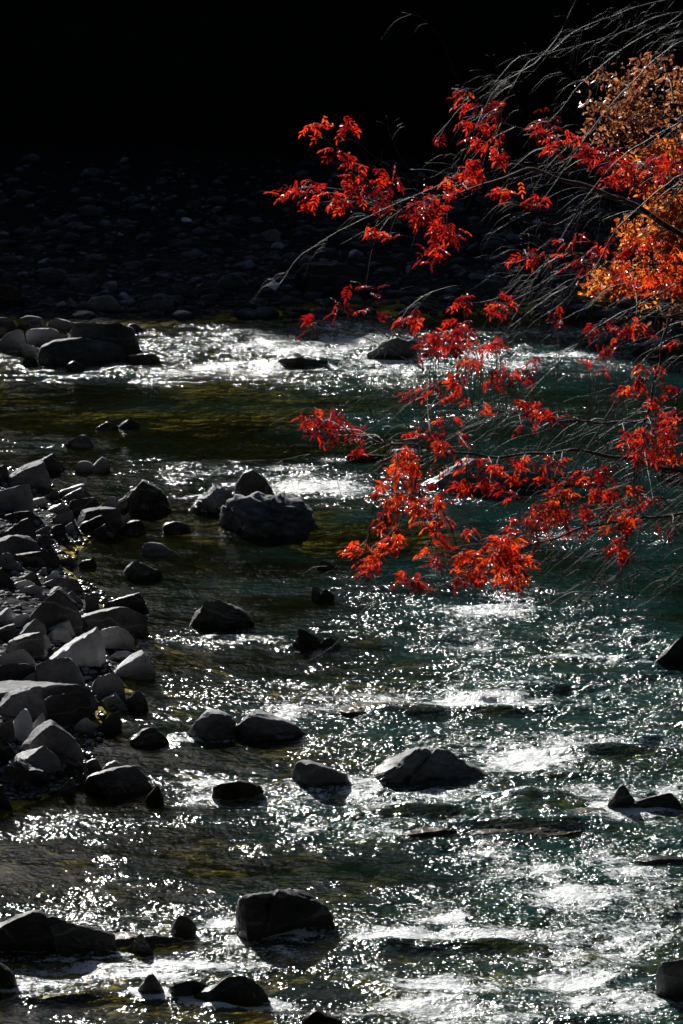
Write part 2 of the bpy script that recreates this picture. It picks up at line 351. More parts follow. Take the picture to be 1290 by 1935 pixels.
# ---------------------------------------------------------------- rocks
_ico = {}
def ico(sub):
    if sub not in _ico:
        import bmesh
        bm = bmesh.new(); bmesh.ops.create_icosphere(bm, subdivisions=sub, radius=1)
        v = np.array([q.co[:] for q in bm.verts]); f = np.array([[q.index for q in p_.verts] for p_ in bm.faces]); bm.free()
        _ico[sub] = (v, f)
    return _ico[sub]
PROF = {
 'dome': [(-1,0),(-.93,.38),(-.65,.78),(-.1,1),(.5,.88),(.9,.45),(1,0)],
 'slab': [(-1,0),(-.95,.55),(-.65,.9),(.1,1),(.6,.93),(.94,.6),(1,0)],
 'right': [(-1,0),(-.7,.30),(-.1,.70),(.45,1),(.8,.85),(.96,.4),(1,0)],
 'left': [(-1,0),(-.95,.5),(-.7,.92),(-.35,1),(.2,.72),(.75,.35),(1,0)],
 'peak': [(-1,0),(-.85,.3),(-.5,.62),(-.3,.92),(-.05,1),(.2,.9),(.45,.62),(.8,.35),(1,0)],
 'fin': [(-1,0),(-.95,.5),(-.5,.92),(-.1,1),(.4,.75),(.8,.35),(1,0)],
 'block': [(-1,0),(-.96,.6),(-.8,.95),(.1,1),(.7,.85),(.96,.6),(1,0)],
 'big': [(-1,0),(-.7,.33),(-.3,.78),(-.12,1),(.15,.86),(.4,.92),(.7,.75),(.93,.3),(1,0)],
 'saddle': [(-1,0),(-.9,.5),(-.6,.9),(-.3,.75),(.1,1),(.5,.9),(.9,.4),(1,0)],
 'ridge': [(-1,0),(-.9,.45),(-.72,.62),(-.45,1),(-.1,.97),(.4,.88),(.75,.72),(.95,.3),(1,0)],
 'wedge9': [(-1,0),(-.99,.45),(-.9,.9),(-.7,1),(-.1,.97),(.3,.8),(.8,.5),(.97,.25),(1,0)],
}
def rock_mesh(seed, a, b, H, prof='dome', box=.7, lean=0., nfac=7, rough=1.0, strata=0., sub=4, crack=None, face=None, topcut=False):
    rs = np.random.RandomState(seed)
    n_, f_ = ico(sub)
    nx, ny_, nz = n_[:, 0], n_[:, 1], n_[:, 2]
    P_ = np.array(PROF[prof])
    x = np.sign(nx) * np.abs(nx) ** .9
    # smooth the profile slightly
    pr = (np.interp(x - .05, P_[:, 0], P_[:, 1]) + np.interp(x + .05, P_[:, 0], P_[:, 1]) + 2 * np.interp(x, P_[:, 0], P_[:, 1])) / 4
    rr = np.sqrt(np.maximum(1e-6, 1 - nx * nx)); cph = nz / rr; sph = ny_ / rr
    yb = (1 - np.abs(x) ** 2.6) ** .55
    yy = np.sign(sph) * np.abs(sph) ** box * yb
    zc = np.sign(cph) * np.abs(cph) ** box
    zz = np.where(zc > 0, zc * pr, zc * .45 * yb)
    p = np.stack([x, yy, zz], 1)
    for _ in range(nfac):                                        # planar breaks
        th = rs.uniform(0, 2 * math.pi); el = rs.uniform(-.1, 1.1) if math.sin(th) > -.2 else rs.uniform(-.2, .2)
        m_ = np.array([math.cos(th) * math.cos(el), math.sin(th) * math.cos(el), math.sin(el)])
        dd = p @ m_; d0 = np.quantile(dd, rs.uniform(.76, .94))
        ex = np.maximum(dd - d0, 0)
        p = p - m_[None] * (ex * .93)[:, None]
    m_ = np.array([rs.uniform(-.75, -.05), rs.uniform(-.15, .2), 1]); m_ /= np.linalg.norm(m_)
    dd = p @ m_; d0 = np.quantile(dd, rs.uniform(.68, .90) if topcut else 1.0); p = p - m_[None] * (np.maximum(dd - d0, 0) * .93)[:, None]
    m_ = np.array([rs.uniform(.1, .7), -1, rs.uniform(.1, .5)]); m_ /= np.linalg.norm(m_)
    dd = p @ m_; d0 = np.quantile(dd, face if face else rs.uniform(.55, .78)); ex = np.maximum(dd - d0, 0)
    p = p - m_[None] * (ex * .96)[:, None]
    zt = p[:, 2].max(); p[:, 2] *= np.where(p[:, 2] > 0, 1 / zt, 1)
    p[:, 0] = (p[:, 0] - (p[:, 0].max() + p[:, 0].min()) / 2) * 2 / (p[:, 0].max() - p[:, 0].min())
    p = p * np.array([a, b, H]); s_ = max(.05, (a * b * H) ** (1 / 3.))
    k = 1.3 / s_; off = seed * 3.7
    d = .11 * fbm(p[:, 0] * k, p[:, 1] * k, p[:, 2] * k + off, 3) + .045 * fbm(p[:, 0] * k * 4, p[:, 1] * k * 4, p[:, 2] * k * 4 + off, 4, .6)
    rdg = 1 - np.abs(fbm(p[:, 0] * k * 1.6, p[:, 1] * k * 1.6, p[:, 2] * k * 2.5 + off + 9, 3)) * 2
    d -= .05 * np.maximum(rdg - .75, 0) * 4
    for (u0, k0, dp_) in (crack or []):
        jog = .035 * fbm(p[:, 2] / H * 3, p[:, 1] / b * 2, seed, 3)
        q_ = (p[:, 0] / a - u0 - k0 * (p[:, 2] / H - 1) - jog * 2)
        d -= dp_ * np.exp(-(q_ / .028) ** 2) - dp_ * .35 * np.exp(-((q_ - .07) / .05) ** 2)
    if strata:
        t_ = p[:, 2] * .9 + p[:, 0] * .35; d += strata * np.abs(fbm(p[:, 0] * k * .7, p[:, 1] * k * .7, t_ * k * 5, 3, .6))
    nn = n_ * np.array([1 / a, 1 / b, 1 / H]); nn /= np.linalg.norm(nn, axis=1)[:, None]
    p = p + nn * (d * rough * s_)[:, None]
    p[:, 1] += lean * p[:, 2]
    return p, f_
rock_n = [0]
def rock(name, x0, y0, x1, y1, prof, mat, label, cat='rock', dr=.6, box=.55, lean=-.3, nfac=9, rough=1., strata=0., hs=1., crack=None, face=None, topcut=False, water=False, sub=None, group=None, seed=None):
    rock_n[0] += 1; seed = seed or rock_n[0] * 13 + 5
    cx = (x0 + x1) / 2
    C = on_z(cx, y1, 0) if water else solve_ground(cx, y1)
    dist = C.y * CP - (C.z - CAMZ) * SP
    W = (x1 - x0) / F * dist; D = W * dr
    cyy = C.y + D * .42
    top = at_y(cx, y0, cyy + lean * .3).z
    H = max(.03, top - C.z)
    if H < .05 and not water: H = .05
    H *= hs
    if sub is None: sub = 5 if (x1 - x0) > 75 else 4
    v, f = rock_mesh(seed, W / 2, D / 2, H, prof, box, lean, nfac, rough, strata, sub, crack, face, topcut)
    o = mesh_obj(name, v, f, M[mat]); o.location = (on_z(cx, y1, C.z).x * cyy / C.y, cyy, C.z)
    return tag(o, label, cat, group)
W_ = dict(water=True)
G1 = 'stones of the left bank pile'; G2 = 'boulders standing in the river'; G3 = 'rocks of the far left cluster'; G4 = 'low wet ledges under the rapids'
def RK(group, rows, **kw):
    for r in rows:
        d = dict(kw); d.update(r[8] if len(r) > 8 else {})
        rock(r[0], *r[1:5], r[5], r[6], r[7], group=group, **d)
RK(G3, [
 ('boulder',70,641,238,689,'slab','rock','long smooth whaleback boulder in front of the far left rock cluster',dict(box=.62,nfac=3,rough=.6)),
 ('boulder',112,606,272,674,'wedge9','rock','biggest black flat topped boulder at the back of the far left cluster',dict(box=.5,dr=.6)),
 ('stone',50,620,116,652,'slab','pale','pale flat topped stone left of the biggest far left boulder'),
 ('stone',86,600,155,622,'slab','pale','pale slab perched on top of the far left rock cluster',dict(dr=.5)),
 ('stone',30,599,88,620,'dome','rock','grey stone at the upper left edge of the far left cluster'),
 ('stone',-14,622,52,662,'right','pale','pale sloping stone cut by the left photo edge beside the far cluster'),
 ('stone',-30,600,40,632,'dome','dark','dark rounded stone behind the pale one at the left photo edge'),
 ('stone',33,650,82,670,'dome','pale','wet white stone at the left foot of the whaleback boulder',dict(dr=.6)),
 ('stone',40,675,73,689,'dome','dark','tiny dark stone in glitter below the whaleback boulder'),
 ('stone',124,684,162,698,'dome','dark','tiny dark stone in the water right below the whaleback boulder'),
 ('stone',229,613,276,628,'dome','rock','lone oval grey stone to the upper right of the far left cluster'),
 ('stone',236,671,302,686,'slab','wet','low brown stone awash at the right end of the far left cluster'),
], water=True)
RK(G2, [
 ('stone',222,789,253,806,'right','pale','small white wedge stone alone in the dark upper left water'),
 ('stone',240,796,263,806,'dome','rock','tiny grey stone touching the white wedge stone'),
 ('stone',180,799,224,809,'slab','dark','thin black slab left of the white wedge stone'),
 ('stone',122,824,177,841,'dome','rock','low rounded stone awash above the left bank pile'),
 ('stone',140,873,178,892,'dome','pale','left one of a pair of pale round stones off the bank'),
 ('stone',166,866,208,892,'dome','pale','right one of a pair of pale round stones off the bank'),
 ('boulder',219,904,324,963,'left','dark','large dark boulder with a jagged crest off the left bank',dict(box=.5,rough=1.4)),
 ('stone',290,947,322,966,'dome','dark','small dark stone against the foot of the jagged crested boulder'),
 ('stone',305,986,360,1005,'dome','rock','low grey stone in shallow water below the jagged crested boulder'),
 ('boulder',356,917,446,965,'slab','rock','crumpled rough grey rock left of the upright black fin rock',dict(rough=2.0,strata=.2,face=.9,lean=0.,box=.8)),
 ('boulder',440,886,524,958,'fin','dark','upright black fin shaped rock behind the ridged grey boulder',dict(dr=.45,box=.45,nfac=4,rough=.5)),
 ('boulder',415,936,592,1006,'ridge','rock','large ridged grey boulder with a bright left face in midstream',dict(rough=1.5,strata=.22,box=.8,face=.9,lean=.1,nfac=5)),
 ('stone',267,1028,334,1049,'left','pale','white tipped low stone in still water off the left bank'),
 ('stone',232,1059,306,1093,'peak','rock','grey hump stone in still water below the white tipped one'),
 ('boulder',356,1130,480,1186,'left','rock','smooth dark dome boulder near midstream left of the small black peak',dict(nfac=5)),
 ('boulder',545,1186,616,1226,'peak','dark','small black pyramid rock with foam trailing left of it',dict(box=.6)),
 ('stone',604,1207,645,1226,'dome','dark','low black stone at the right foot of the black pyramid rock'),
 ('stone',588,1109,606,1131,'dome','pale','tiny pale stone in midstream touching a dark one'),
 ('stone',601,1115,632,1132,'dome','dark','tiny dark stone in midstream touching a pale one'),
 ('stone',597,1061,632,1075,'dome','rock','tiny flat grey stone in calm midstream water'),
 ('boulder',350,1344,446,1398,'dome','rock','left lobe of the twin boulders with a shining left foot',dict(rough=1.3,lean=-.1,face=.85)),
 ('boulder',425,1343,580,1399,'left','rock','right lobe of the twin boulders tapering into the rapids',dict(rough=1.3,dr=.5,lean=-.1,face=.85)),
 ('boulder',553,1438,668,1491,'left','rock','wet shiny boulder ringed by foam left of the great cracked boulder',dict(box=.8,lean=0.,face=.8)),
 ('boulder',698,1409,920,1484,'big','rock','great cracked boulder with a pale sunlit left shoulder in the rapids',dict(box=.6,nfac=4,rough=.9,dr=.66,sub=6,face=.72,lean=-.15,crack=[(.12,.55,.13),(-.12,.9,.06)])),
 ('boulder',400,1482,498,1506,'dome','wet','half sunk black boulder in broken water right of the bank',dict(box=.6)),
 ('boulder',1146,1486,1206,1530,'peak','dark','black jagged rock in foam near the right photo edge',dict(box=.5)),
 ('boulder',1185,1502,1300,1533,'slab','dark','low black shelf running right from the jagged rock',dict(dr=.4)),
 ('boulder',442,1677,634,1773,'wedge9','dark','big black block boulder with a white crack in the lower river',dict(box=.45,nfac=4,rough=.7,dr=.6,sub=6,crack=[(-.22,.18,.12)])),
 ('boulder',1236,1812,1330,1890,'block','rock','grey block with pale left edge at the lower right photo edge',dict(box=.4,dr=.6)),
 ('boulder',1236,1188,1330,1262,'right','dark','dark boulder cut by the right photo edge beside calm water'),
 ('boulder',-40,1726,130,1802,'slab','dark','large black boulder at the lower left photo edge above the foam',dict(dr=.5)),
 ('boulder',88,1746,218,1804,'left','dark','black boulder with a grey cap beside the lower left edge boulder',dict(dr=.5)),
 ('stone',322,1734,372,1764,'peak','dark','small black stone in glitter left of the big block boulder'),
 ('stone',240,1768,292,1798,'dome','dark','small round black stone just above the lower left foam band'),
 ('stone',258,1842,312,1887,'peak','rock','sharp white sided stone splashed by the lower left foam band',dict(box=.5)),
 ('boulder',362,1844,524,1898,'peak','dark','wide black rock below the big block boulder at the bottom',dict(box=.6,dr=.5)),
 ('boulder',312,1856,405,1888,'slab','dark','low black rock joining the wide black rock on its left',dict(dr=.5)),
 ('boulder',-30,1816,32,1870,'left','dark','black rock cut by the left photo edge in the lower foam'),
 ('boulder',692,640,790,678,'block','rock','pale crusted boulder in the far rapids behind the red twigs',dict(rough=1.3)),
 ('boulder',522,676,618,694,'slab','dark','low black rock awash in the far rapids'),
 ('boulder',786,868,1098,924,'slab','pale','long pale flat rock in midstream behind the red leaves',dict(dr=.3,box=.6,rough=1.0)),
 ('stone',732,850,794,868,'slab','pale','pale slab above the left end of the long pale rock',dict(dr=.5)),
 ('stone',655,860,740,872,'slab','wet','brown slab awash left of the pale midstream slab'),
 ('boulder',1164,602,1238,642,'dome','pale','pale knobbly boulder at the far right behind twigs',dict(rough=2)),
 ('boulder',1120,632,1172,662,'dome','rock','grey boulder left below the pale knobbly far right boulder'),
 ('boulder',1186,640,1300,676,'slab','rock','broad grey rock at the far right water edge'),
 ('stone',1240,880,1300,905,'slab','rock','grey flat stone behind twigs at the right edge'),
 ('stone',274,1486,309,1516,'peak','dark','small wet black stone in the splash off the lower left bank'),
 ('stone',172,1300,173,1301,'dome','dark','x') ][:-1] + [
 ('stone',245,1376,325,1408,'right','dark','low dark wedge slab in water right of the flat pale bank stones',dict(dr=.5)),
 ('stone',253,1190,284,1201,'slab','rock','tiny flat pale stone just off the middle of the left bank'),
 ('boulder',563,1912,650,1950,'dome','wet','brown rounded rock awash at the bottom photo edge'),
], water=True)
RK(G4, [
 ('rock_ledge',640,1334,820,1352,'slab','wet','brown ledge awash under the foam band above the great cracked boulder'),
 ('rock_ledge',1005,1417,1200,1432,'left','wet','long brown ledge awash below the bright foam patch on the right'),
 ('rock_ledge',655,1530,870,1552,'slab','wet','brown ledge awash just below the great cracked boulder'),
 ('rock_ledge',880,1560,1100,1586,'slab','wet','widest brown ledge awash right of the river centre'),
 ('rock_ledge',750,1560,870,1582,'dome','wet','mossy brown hump left of the widest awash ledge'),
 ('rock_ledge',1050,1524,1150,1542,'right','wet','brown ledge left of the black jagged rock'),
 ('rock_ledge',1195,1612,1310,1636,'peak','dark','black ledge at the right photo edge above the lower rapids'),
 ('rock_ledge',745,1775,860,1792,'slab','wet','brown ledge under the big lower foam band'),
 ('rock_ledge',190,1754,345,1788,'slab','wet','brown sunk rock between the black boulders of the lower left'),
 ('rock_ledge',75,1868,200,1896,'slab','wet','yellow brown rock awash under the lower left foam band'),
], water=True, dr=.45, nfac=3, rough=.8, hs=.28, box=.8)
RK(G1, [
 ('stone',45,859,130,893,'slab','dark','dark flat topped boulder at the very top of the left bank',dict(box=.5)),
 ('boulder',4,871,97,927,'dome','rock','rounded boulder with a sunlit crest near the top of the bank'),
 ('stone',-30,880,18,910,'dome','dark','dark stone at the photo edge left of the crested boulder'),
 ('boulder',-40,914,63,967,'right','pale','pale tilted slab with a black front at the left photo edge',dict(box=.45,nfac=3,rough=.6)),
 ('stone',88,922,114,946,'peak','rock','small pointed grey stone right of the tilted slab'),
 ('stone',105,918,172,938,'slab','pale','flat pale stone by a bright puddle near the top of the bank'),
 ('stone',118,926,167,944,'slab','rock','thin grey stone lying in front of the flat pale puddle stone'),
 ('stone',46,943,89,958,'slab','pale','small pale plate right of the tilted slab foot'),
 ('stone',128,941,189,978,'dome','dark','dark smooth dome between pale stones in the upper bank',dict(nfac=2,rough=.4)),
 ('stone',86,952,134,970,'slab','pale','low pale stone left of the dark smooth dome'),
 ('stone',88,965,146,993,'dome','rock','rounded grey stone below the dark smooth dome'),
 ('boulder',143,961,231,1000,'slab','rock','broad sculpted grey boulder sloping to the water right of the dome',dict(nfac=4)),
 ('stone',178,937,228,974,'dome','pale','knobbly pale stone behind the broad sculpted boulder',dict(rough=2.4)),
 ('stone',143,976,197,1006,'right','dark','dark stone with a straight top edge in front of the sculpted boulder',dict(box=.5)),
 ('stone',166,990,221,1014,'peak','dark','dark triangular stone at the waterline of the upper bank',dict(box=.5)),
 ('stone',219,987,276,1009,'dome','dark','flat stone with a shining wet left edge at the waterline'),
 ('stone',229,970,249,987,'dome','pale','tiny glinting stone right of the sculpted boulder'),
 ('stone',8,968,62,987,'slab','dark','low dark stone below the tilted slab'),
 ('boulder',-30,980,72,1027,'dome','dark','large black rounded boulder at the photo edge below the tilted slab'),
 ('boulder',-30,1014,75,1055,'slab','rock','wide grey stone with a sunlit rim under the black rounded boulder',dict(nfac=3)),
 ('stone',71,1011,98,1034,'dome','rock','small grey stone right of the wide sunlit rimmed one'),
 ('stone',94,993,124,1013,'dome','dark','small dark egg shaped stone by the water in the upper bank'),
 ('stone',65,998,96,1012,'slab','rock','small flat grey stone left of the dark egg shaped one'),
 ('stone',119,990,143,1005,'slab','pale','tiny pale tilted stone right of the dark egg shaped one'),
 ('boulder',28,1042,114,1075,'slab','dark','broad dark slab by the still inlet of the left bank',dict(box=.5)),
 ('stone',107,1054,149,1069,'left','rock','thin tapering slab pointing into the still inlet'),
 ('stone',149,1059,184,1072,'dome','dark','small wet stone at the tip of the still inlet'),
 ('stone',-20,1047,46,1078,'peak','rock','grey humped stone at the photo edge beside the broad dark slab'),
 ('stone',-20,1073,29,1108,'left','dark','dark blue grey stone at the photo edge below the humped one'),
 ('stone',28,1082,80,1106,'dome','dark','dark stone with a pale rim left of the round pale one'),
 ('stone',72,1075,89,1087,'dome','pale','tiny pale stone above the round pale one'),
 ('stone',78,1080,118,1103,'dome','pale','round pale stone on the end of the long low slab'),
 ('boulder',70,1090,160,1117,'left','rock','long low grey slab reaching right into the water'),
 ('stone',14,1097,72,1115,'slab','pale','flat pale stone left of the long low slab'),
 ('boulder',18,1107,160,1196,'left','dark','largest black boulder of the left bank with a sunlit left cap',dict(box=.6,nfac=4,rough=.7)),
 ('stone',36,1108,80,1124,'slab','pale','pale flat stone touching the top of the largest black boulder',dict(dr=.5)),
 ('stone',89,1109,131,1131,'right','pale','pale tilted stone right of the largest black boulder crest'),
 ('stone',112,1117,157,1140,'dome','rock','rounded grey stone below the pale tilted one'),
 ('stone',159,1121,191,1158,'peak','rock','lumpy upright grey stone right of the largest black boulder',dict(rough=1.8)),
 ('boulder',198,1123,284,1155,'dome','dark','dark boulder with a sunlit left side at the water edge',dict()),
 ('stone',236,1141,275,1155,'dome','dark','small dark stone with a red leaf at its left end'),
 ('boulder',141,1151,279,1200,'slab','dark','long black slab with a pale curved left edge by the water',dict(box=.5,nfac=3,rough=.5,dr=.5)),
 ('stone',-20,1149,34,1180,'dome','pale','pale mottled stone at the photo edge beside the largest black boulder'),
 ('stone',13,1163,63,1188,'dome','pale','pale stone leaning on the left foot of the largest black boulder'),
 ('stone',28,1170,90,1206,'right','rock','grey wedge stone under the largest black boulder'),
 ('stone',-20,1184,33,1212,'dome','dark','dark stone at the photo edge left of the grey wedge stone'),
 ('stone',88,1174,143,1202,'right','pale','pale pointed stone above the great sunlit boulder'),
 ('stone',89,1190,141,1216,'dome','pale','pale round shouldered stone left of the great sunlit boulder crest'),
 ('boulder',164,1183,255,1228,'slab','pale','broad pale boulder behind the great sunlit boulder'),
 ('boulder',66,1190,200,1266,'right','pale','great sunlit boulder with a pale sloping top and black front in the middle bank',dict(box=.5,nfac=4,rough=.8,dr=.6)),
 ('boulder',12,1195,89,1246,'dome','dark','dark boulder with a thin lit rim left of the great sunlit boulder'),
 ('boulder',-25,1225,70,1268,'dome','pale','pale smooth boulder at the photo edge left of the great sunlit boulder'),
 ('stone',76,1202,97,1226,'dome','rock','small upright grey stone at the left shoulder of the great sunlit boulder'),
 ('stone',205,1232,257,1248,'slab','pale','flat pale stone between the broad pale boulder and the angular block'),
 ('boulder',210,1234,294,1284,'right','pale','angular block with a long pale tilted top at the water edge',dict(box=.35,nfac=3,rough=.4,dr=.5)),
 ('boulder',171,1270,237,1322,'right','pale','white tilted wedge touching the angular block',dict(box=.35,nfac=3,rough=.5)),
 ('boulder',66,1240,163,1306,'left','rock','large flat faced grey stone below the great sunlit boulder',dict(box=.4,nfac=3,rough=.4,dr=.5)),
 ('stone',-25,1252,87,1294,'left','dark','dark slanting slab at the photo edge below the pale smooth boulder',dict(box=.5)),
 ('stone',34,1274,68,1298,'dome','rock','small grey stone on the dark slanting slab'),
 ('stone',27,1268,50,1282,'dome','rock','tiny grey stone wedged above the small one on the slanting slab'),
 ('stone',116,1281,163,1306,'dome','rock','low grey stone at the foot of the large flat faced stone'),
 ('boulder',-40,1293,188,1350,'slab','rock','longest flat slab of the left bank with a level sunlit top',dict(box=.45,nfac=2,rough=.5,dr=.45)),
 ('boulder',-30,1299,94,1362,'slab','rock','dark bulging boulder with a scooped sunlit right face under the longest slab',dict(box=.5)),
 ('boulder',80,1305,174,1370,'slab','dark','black blocky boulder under the right end of the longest slab',dict(box=.45)),
 ('stone',190,1316,242,1338,'dome','pale','glistening wet stone right of the longest slab'),
 ('stone',235,1306,281,1337,'left','rock','grey stone right of the glistening wet one at the waterline'),
 ('stone',172,1345,230,1382,'right','rock','grey stone with an overhanging pale lip at the waterline',dict(box=.6)),
 ('stone',134,1362,192,1386,'left','pale','flat pale stone beside the black blocky boulder'),
 ('stone',24,1339,65,1402,'wedge9','pale','upright pale slab standing on edge in the lower bank',dict(dr=.4,box=.4,nfac=3,rough=.4,lean=0,face=.8)),
 ('stone',-20,1363,28,1400,'right','rock','grey stone at the photo edge left of the upright slab'),
 ('stone',48,1346,97,1400,'right','pale','narrow leaning pale splinter right of the upright slab',dict(dr=.5,box=.5,rough=.5)),
 ('boulder',32,1366,158,1446,'left','rock','big rounded boulder with a sunlit left flank in the lower bank',dict(nfac=4,rough=.8)),
 ('boulder',-30,1398,44,1452,'dome','dark','black boulder at the photo edge left of the big rounded one'),
 ('boulder',4,1409,130,1466,'right','pale','pale wedge boulder rising to the right in the lower bank',dict(box=.5,nfac=4,rough=.9)),
 ('boulder',80,1427,170,1470,'slab','dark','black boulder behind the small cream stone of the lower bank'),
 ('stone',93,1448,131,1464,'slab','pale','small cream coloured stone at the foot of the pale wedge boulder'),
 ('boulder',-30,1451,84,1492,'slab','rock','flaky layered rock at the bottom of the left bank',dict(rough=2.2,strata=.3)),
 ('boulder',-40,1484,26,1532,'dome','dark','black stone at the photo edge at the very bottom of the bank'),
 ('boulder',162,1452,289,1498,'slab','rock','large brownish rounded boulder at the bottom tip of the bank',dict(nfac=3,rough=1.1,dr=.55)),
 ('stone',141,1465,170,1480,'slab','rock','small flat stone left of the brownish rounded boulder'),
 ('stone',154,1438,194,1456,'dome','rock','small rounded stone above the brownish rounded boulder'),
 ('stone',190,1443,234,1457,'slab','pale','pale flat stone behind the brownish rounded boulder'),
 ('stone',111,1475,144,1496,'dome','pale','shiny wet pebble in shallow water below the bank'),
], topcut=True)

# far bar boulders in shade
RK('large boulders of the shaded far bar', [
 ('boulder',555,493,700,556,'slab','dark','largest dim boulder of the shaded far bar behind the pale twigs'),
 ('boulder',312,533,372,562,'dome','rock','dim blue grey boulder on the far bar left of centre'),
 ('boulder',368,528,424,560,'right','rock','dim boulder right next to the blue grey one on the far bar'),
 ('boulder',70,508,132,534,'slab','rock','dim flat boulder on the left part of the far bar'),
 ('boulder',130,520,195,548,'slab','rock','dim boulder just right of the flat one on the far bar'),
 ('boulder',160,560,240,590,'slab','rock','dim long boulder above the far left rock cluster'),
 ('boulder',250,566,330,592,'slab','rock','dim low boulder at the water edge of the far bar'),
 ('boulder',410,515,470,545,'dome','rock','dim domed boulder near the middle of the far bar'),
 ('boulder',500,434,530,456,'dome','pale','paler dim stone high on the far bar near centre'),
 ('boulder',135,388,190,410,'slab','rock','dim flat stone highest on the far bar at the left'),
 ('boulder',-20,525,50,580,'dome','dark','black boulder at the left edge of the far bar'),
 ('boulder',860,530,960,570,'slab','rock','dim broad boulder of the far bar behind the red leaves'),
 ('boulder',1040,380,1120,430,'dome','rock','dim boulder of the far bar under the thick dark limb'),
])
# scattered stones: shared meshes, individual objects
protos = []
for i in range(10):
    v, f = rock_mesh(900 + i * 7, .5, random.uniform(.32, .45), random.uniform(.22, .40), random.choice(['dome', 'slab', 'left', 'right', 'peak']), random.uniform(.55, .8), sub=3)
    me = None
    o = mesh_obj('stone', v, f, M['rock']); me = o.data; bpy.data.objects.remove(o)
    m2 = me.copy(); m2.materials.clear(); m2.materials.append(M['pale']); m3 = me.copy(); m3.materials.clear(); m3.materials.append(M['dark'])
    protos.append((me, m2, m3))
def scatter(px, py, size, label, group, mats=(0, 0, 1, 2)):
    p = solve_ground(px, py)
    me = random.choice(protos)[random.choice(mats)]
    o = bpy.data.objects.new('stone', me); col.objects.link(o)
    s = size / F * p.y * 1.04
    o.location = (p.x, p.y, p.z); o.scale = (s, s * random.uniform(.8, 1.2), s * random.uniform(.7, 1.3))
    o.rotation_euler = (random.uniform(-.3, .3), random.uniform(-.35, .35), random.uniform(0, 6.28))
    tag(o, label, 'stone', group)
for _ in range(95):
    py = random.uniform(895, 1500)
    lim = np.interp(py, [b for a, b in LB], [a for a, b in LB])
    px = random.uniform(-10, max(20, lim + 8))
    scatter(px, py, random.uniform(12, 30), 'small loose stone filling a gap between the left bank boulders', 'small stones in the gaps of the left bank')
for _ in range(75):
    py = 300 + 285 * random.random() ** .8
    scatter(random.uniform(-20, 1310), py, random.uniform(22, 50) * (.45 + .55 * (py - 300) / 285), 'dim shaded stone strewn on the dark far gravel bar', 'dim stones strewn on the far bar', (0, 0, 1, 2) if py > 400 else (0, 2))
# pebbles nobody could count
def gravel(name, pts, label, mt='rock'):
    vs, fs, k = [], [], 0
    b_, f_ = ico(2)
    for p, s in pts:
        rr_ = np.random.RandomState(k % 9973); q = b_ * (1 + .18 * fbm(b_[:, 0] * 2 + k, b_[:, 1] * 2, b_[:, 2] * 2, 2))[:, None]
        q = q * np.array([s, s * rr_.uniform(.6, 1), s * rr_.uniform(.35, .7)]); a = rr_.uniform(0, 6.28)
        q = np.stack([q[:, 0] * math.cos(a) - q[:, 1] * math.sin(a), q[:, 0] * math.sin(a) + q[:, 1] * math.cos(a), q[:, 2]], 1) + np.array(p[:])
        vs.append(q); fs.append(f_ + k * len(b_)); k += 1
    return tag(mesh_obj(name, np.concatenate(vs), np.concatenate(fs), M[mt]), label, 'gravel', kind='stuff')
pts = []
for _ in range(2300):
    py = random.uniform(885, 1510); lim = np.interp(py, [b for a, b in LB], [a for a, b in LB])
    px = random.uniform(-60, max(20, lim + 25)); p = solve_ground(px, py); pts.append((p, random.uniform(.012, .05)))
gravel('bank_gravel', pts, 'grey pebbles and cobbles between the boulders of the left bank')
pts = []
for _ in range(2600):
    py = 300 + 300 * random.random() ** .75; p = solve_ground(random.uniform(-120, 1400), py); pts.append((p, random.uniform(.03, .06) + .16 * random.random() ** 5))
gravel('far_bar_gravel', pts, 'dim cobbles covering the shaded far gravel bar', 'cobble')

# ---------------------------------------------------------------- trees
def catmull(P, step=.06):
    P = [Vector(p) for p in P]; Q = [P[0] * 2 - P[1]] + P + [P[-1] * 2 - P[-2]]; out_ = []
    for i in range(1, len(Q) - 2):
        a, b, c, d = Q[i-1:i+3]; k = max(2, int((c - b).length / step))
        for j in range(k):
            t_ = j / k
            out_.append(.5 * ((2 * b) + (c - a) * t_ + (2 * a - 5 * b + 4 * c - d) * t_ * t_ + (3 * b - a - 3 * c + d) * t_ ** 3))
    out_.append(P[-1]); return out_
class Tubes:
    def __init__(s): s.v = []; s.f = []; s.n = 0
    def add(s, pts, r0, r1, sides=6, wob=.0):
        n0 = len(pts)
        if n0 < 2: return
        prev = None
        for i, p in enumerate(pts):
            d = (pts[min(i + 1, n0 - 1)] - pts[max(i - 1, 0)])
            if d.length < 1e-7: d = Vector((0, 0, 1))
            d.normalize()
            ref = Vector((0, 0, 1)) if abs(d.z) < .9 else Vector((1, 0, 0))
            a = d.cross(ref).normalized(); b = d.cross(a)
            t_ = i / (n0 - 1); r = r0 + (r1 - r0) * t_
            r *= 1 + .18 * math.sin(i * 1.7 + r0 * 900) * (1 if r0 < .02 else .3)
            o_ = Vector((random.uniform(-wob, wob), random.uniform(-wob, wob), random.uniform(-wob, wob)))
            for k in range(sides):
                an = 2 * math.pi * k / sides
                s.v.append(p + o_ + a * (r * math.cos(an)) + b * (r * math.sin(an)))
        for i in range(n0 - 1):
            for k in range(sides):
                k2 = (k + 1) % sides; q = s.n + i * sides
                s.f.append((q + k, q + k2, q + sides + k2, q + sides + k))
        s.f.append(tuple(s.n + (n0 - 1) * sides + k for k in range(sides)))
        s.n += n0 * sides
    def build(s, name, mat, parent=None):
        return mesh_obj(name, [tuple(q) for q in s.v], s.f, mat, parent)
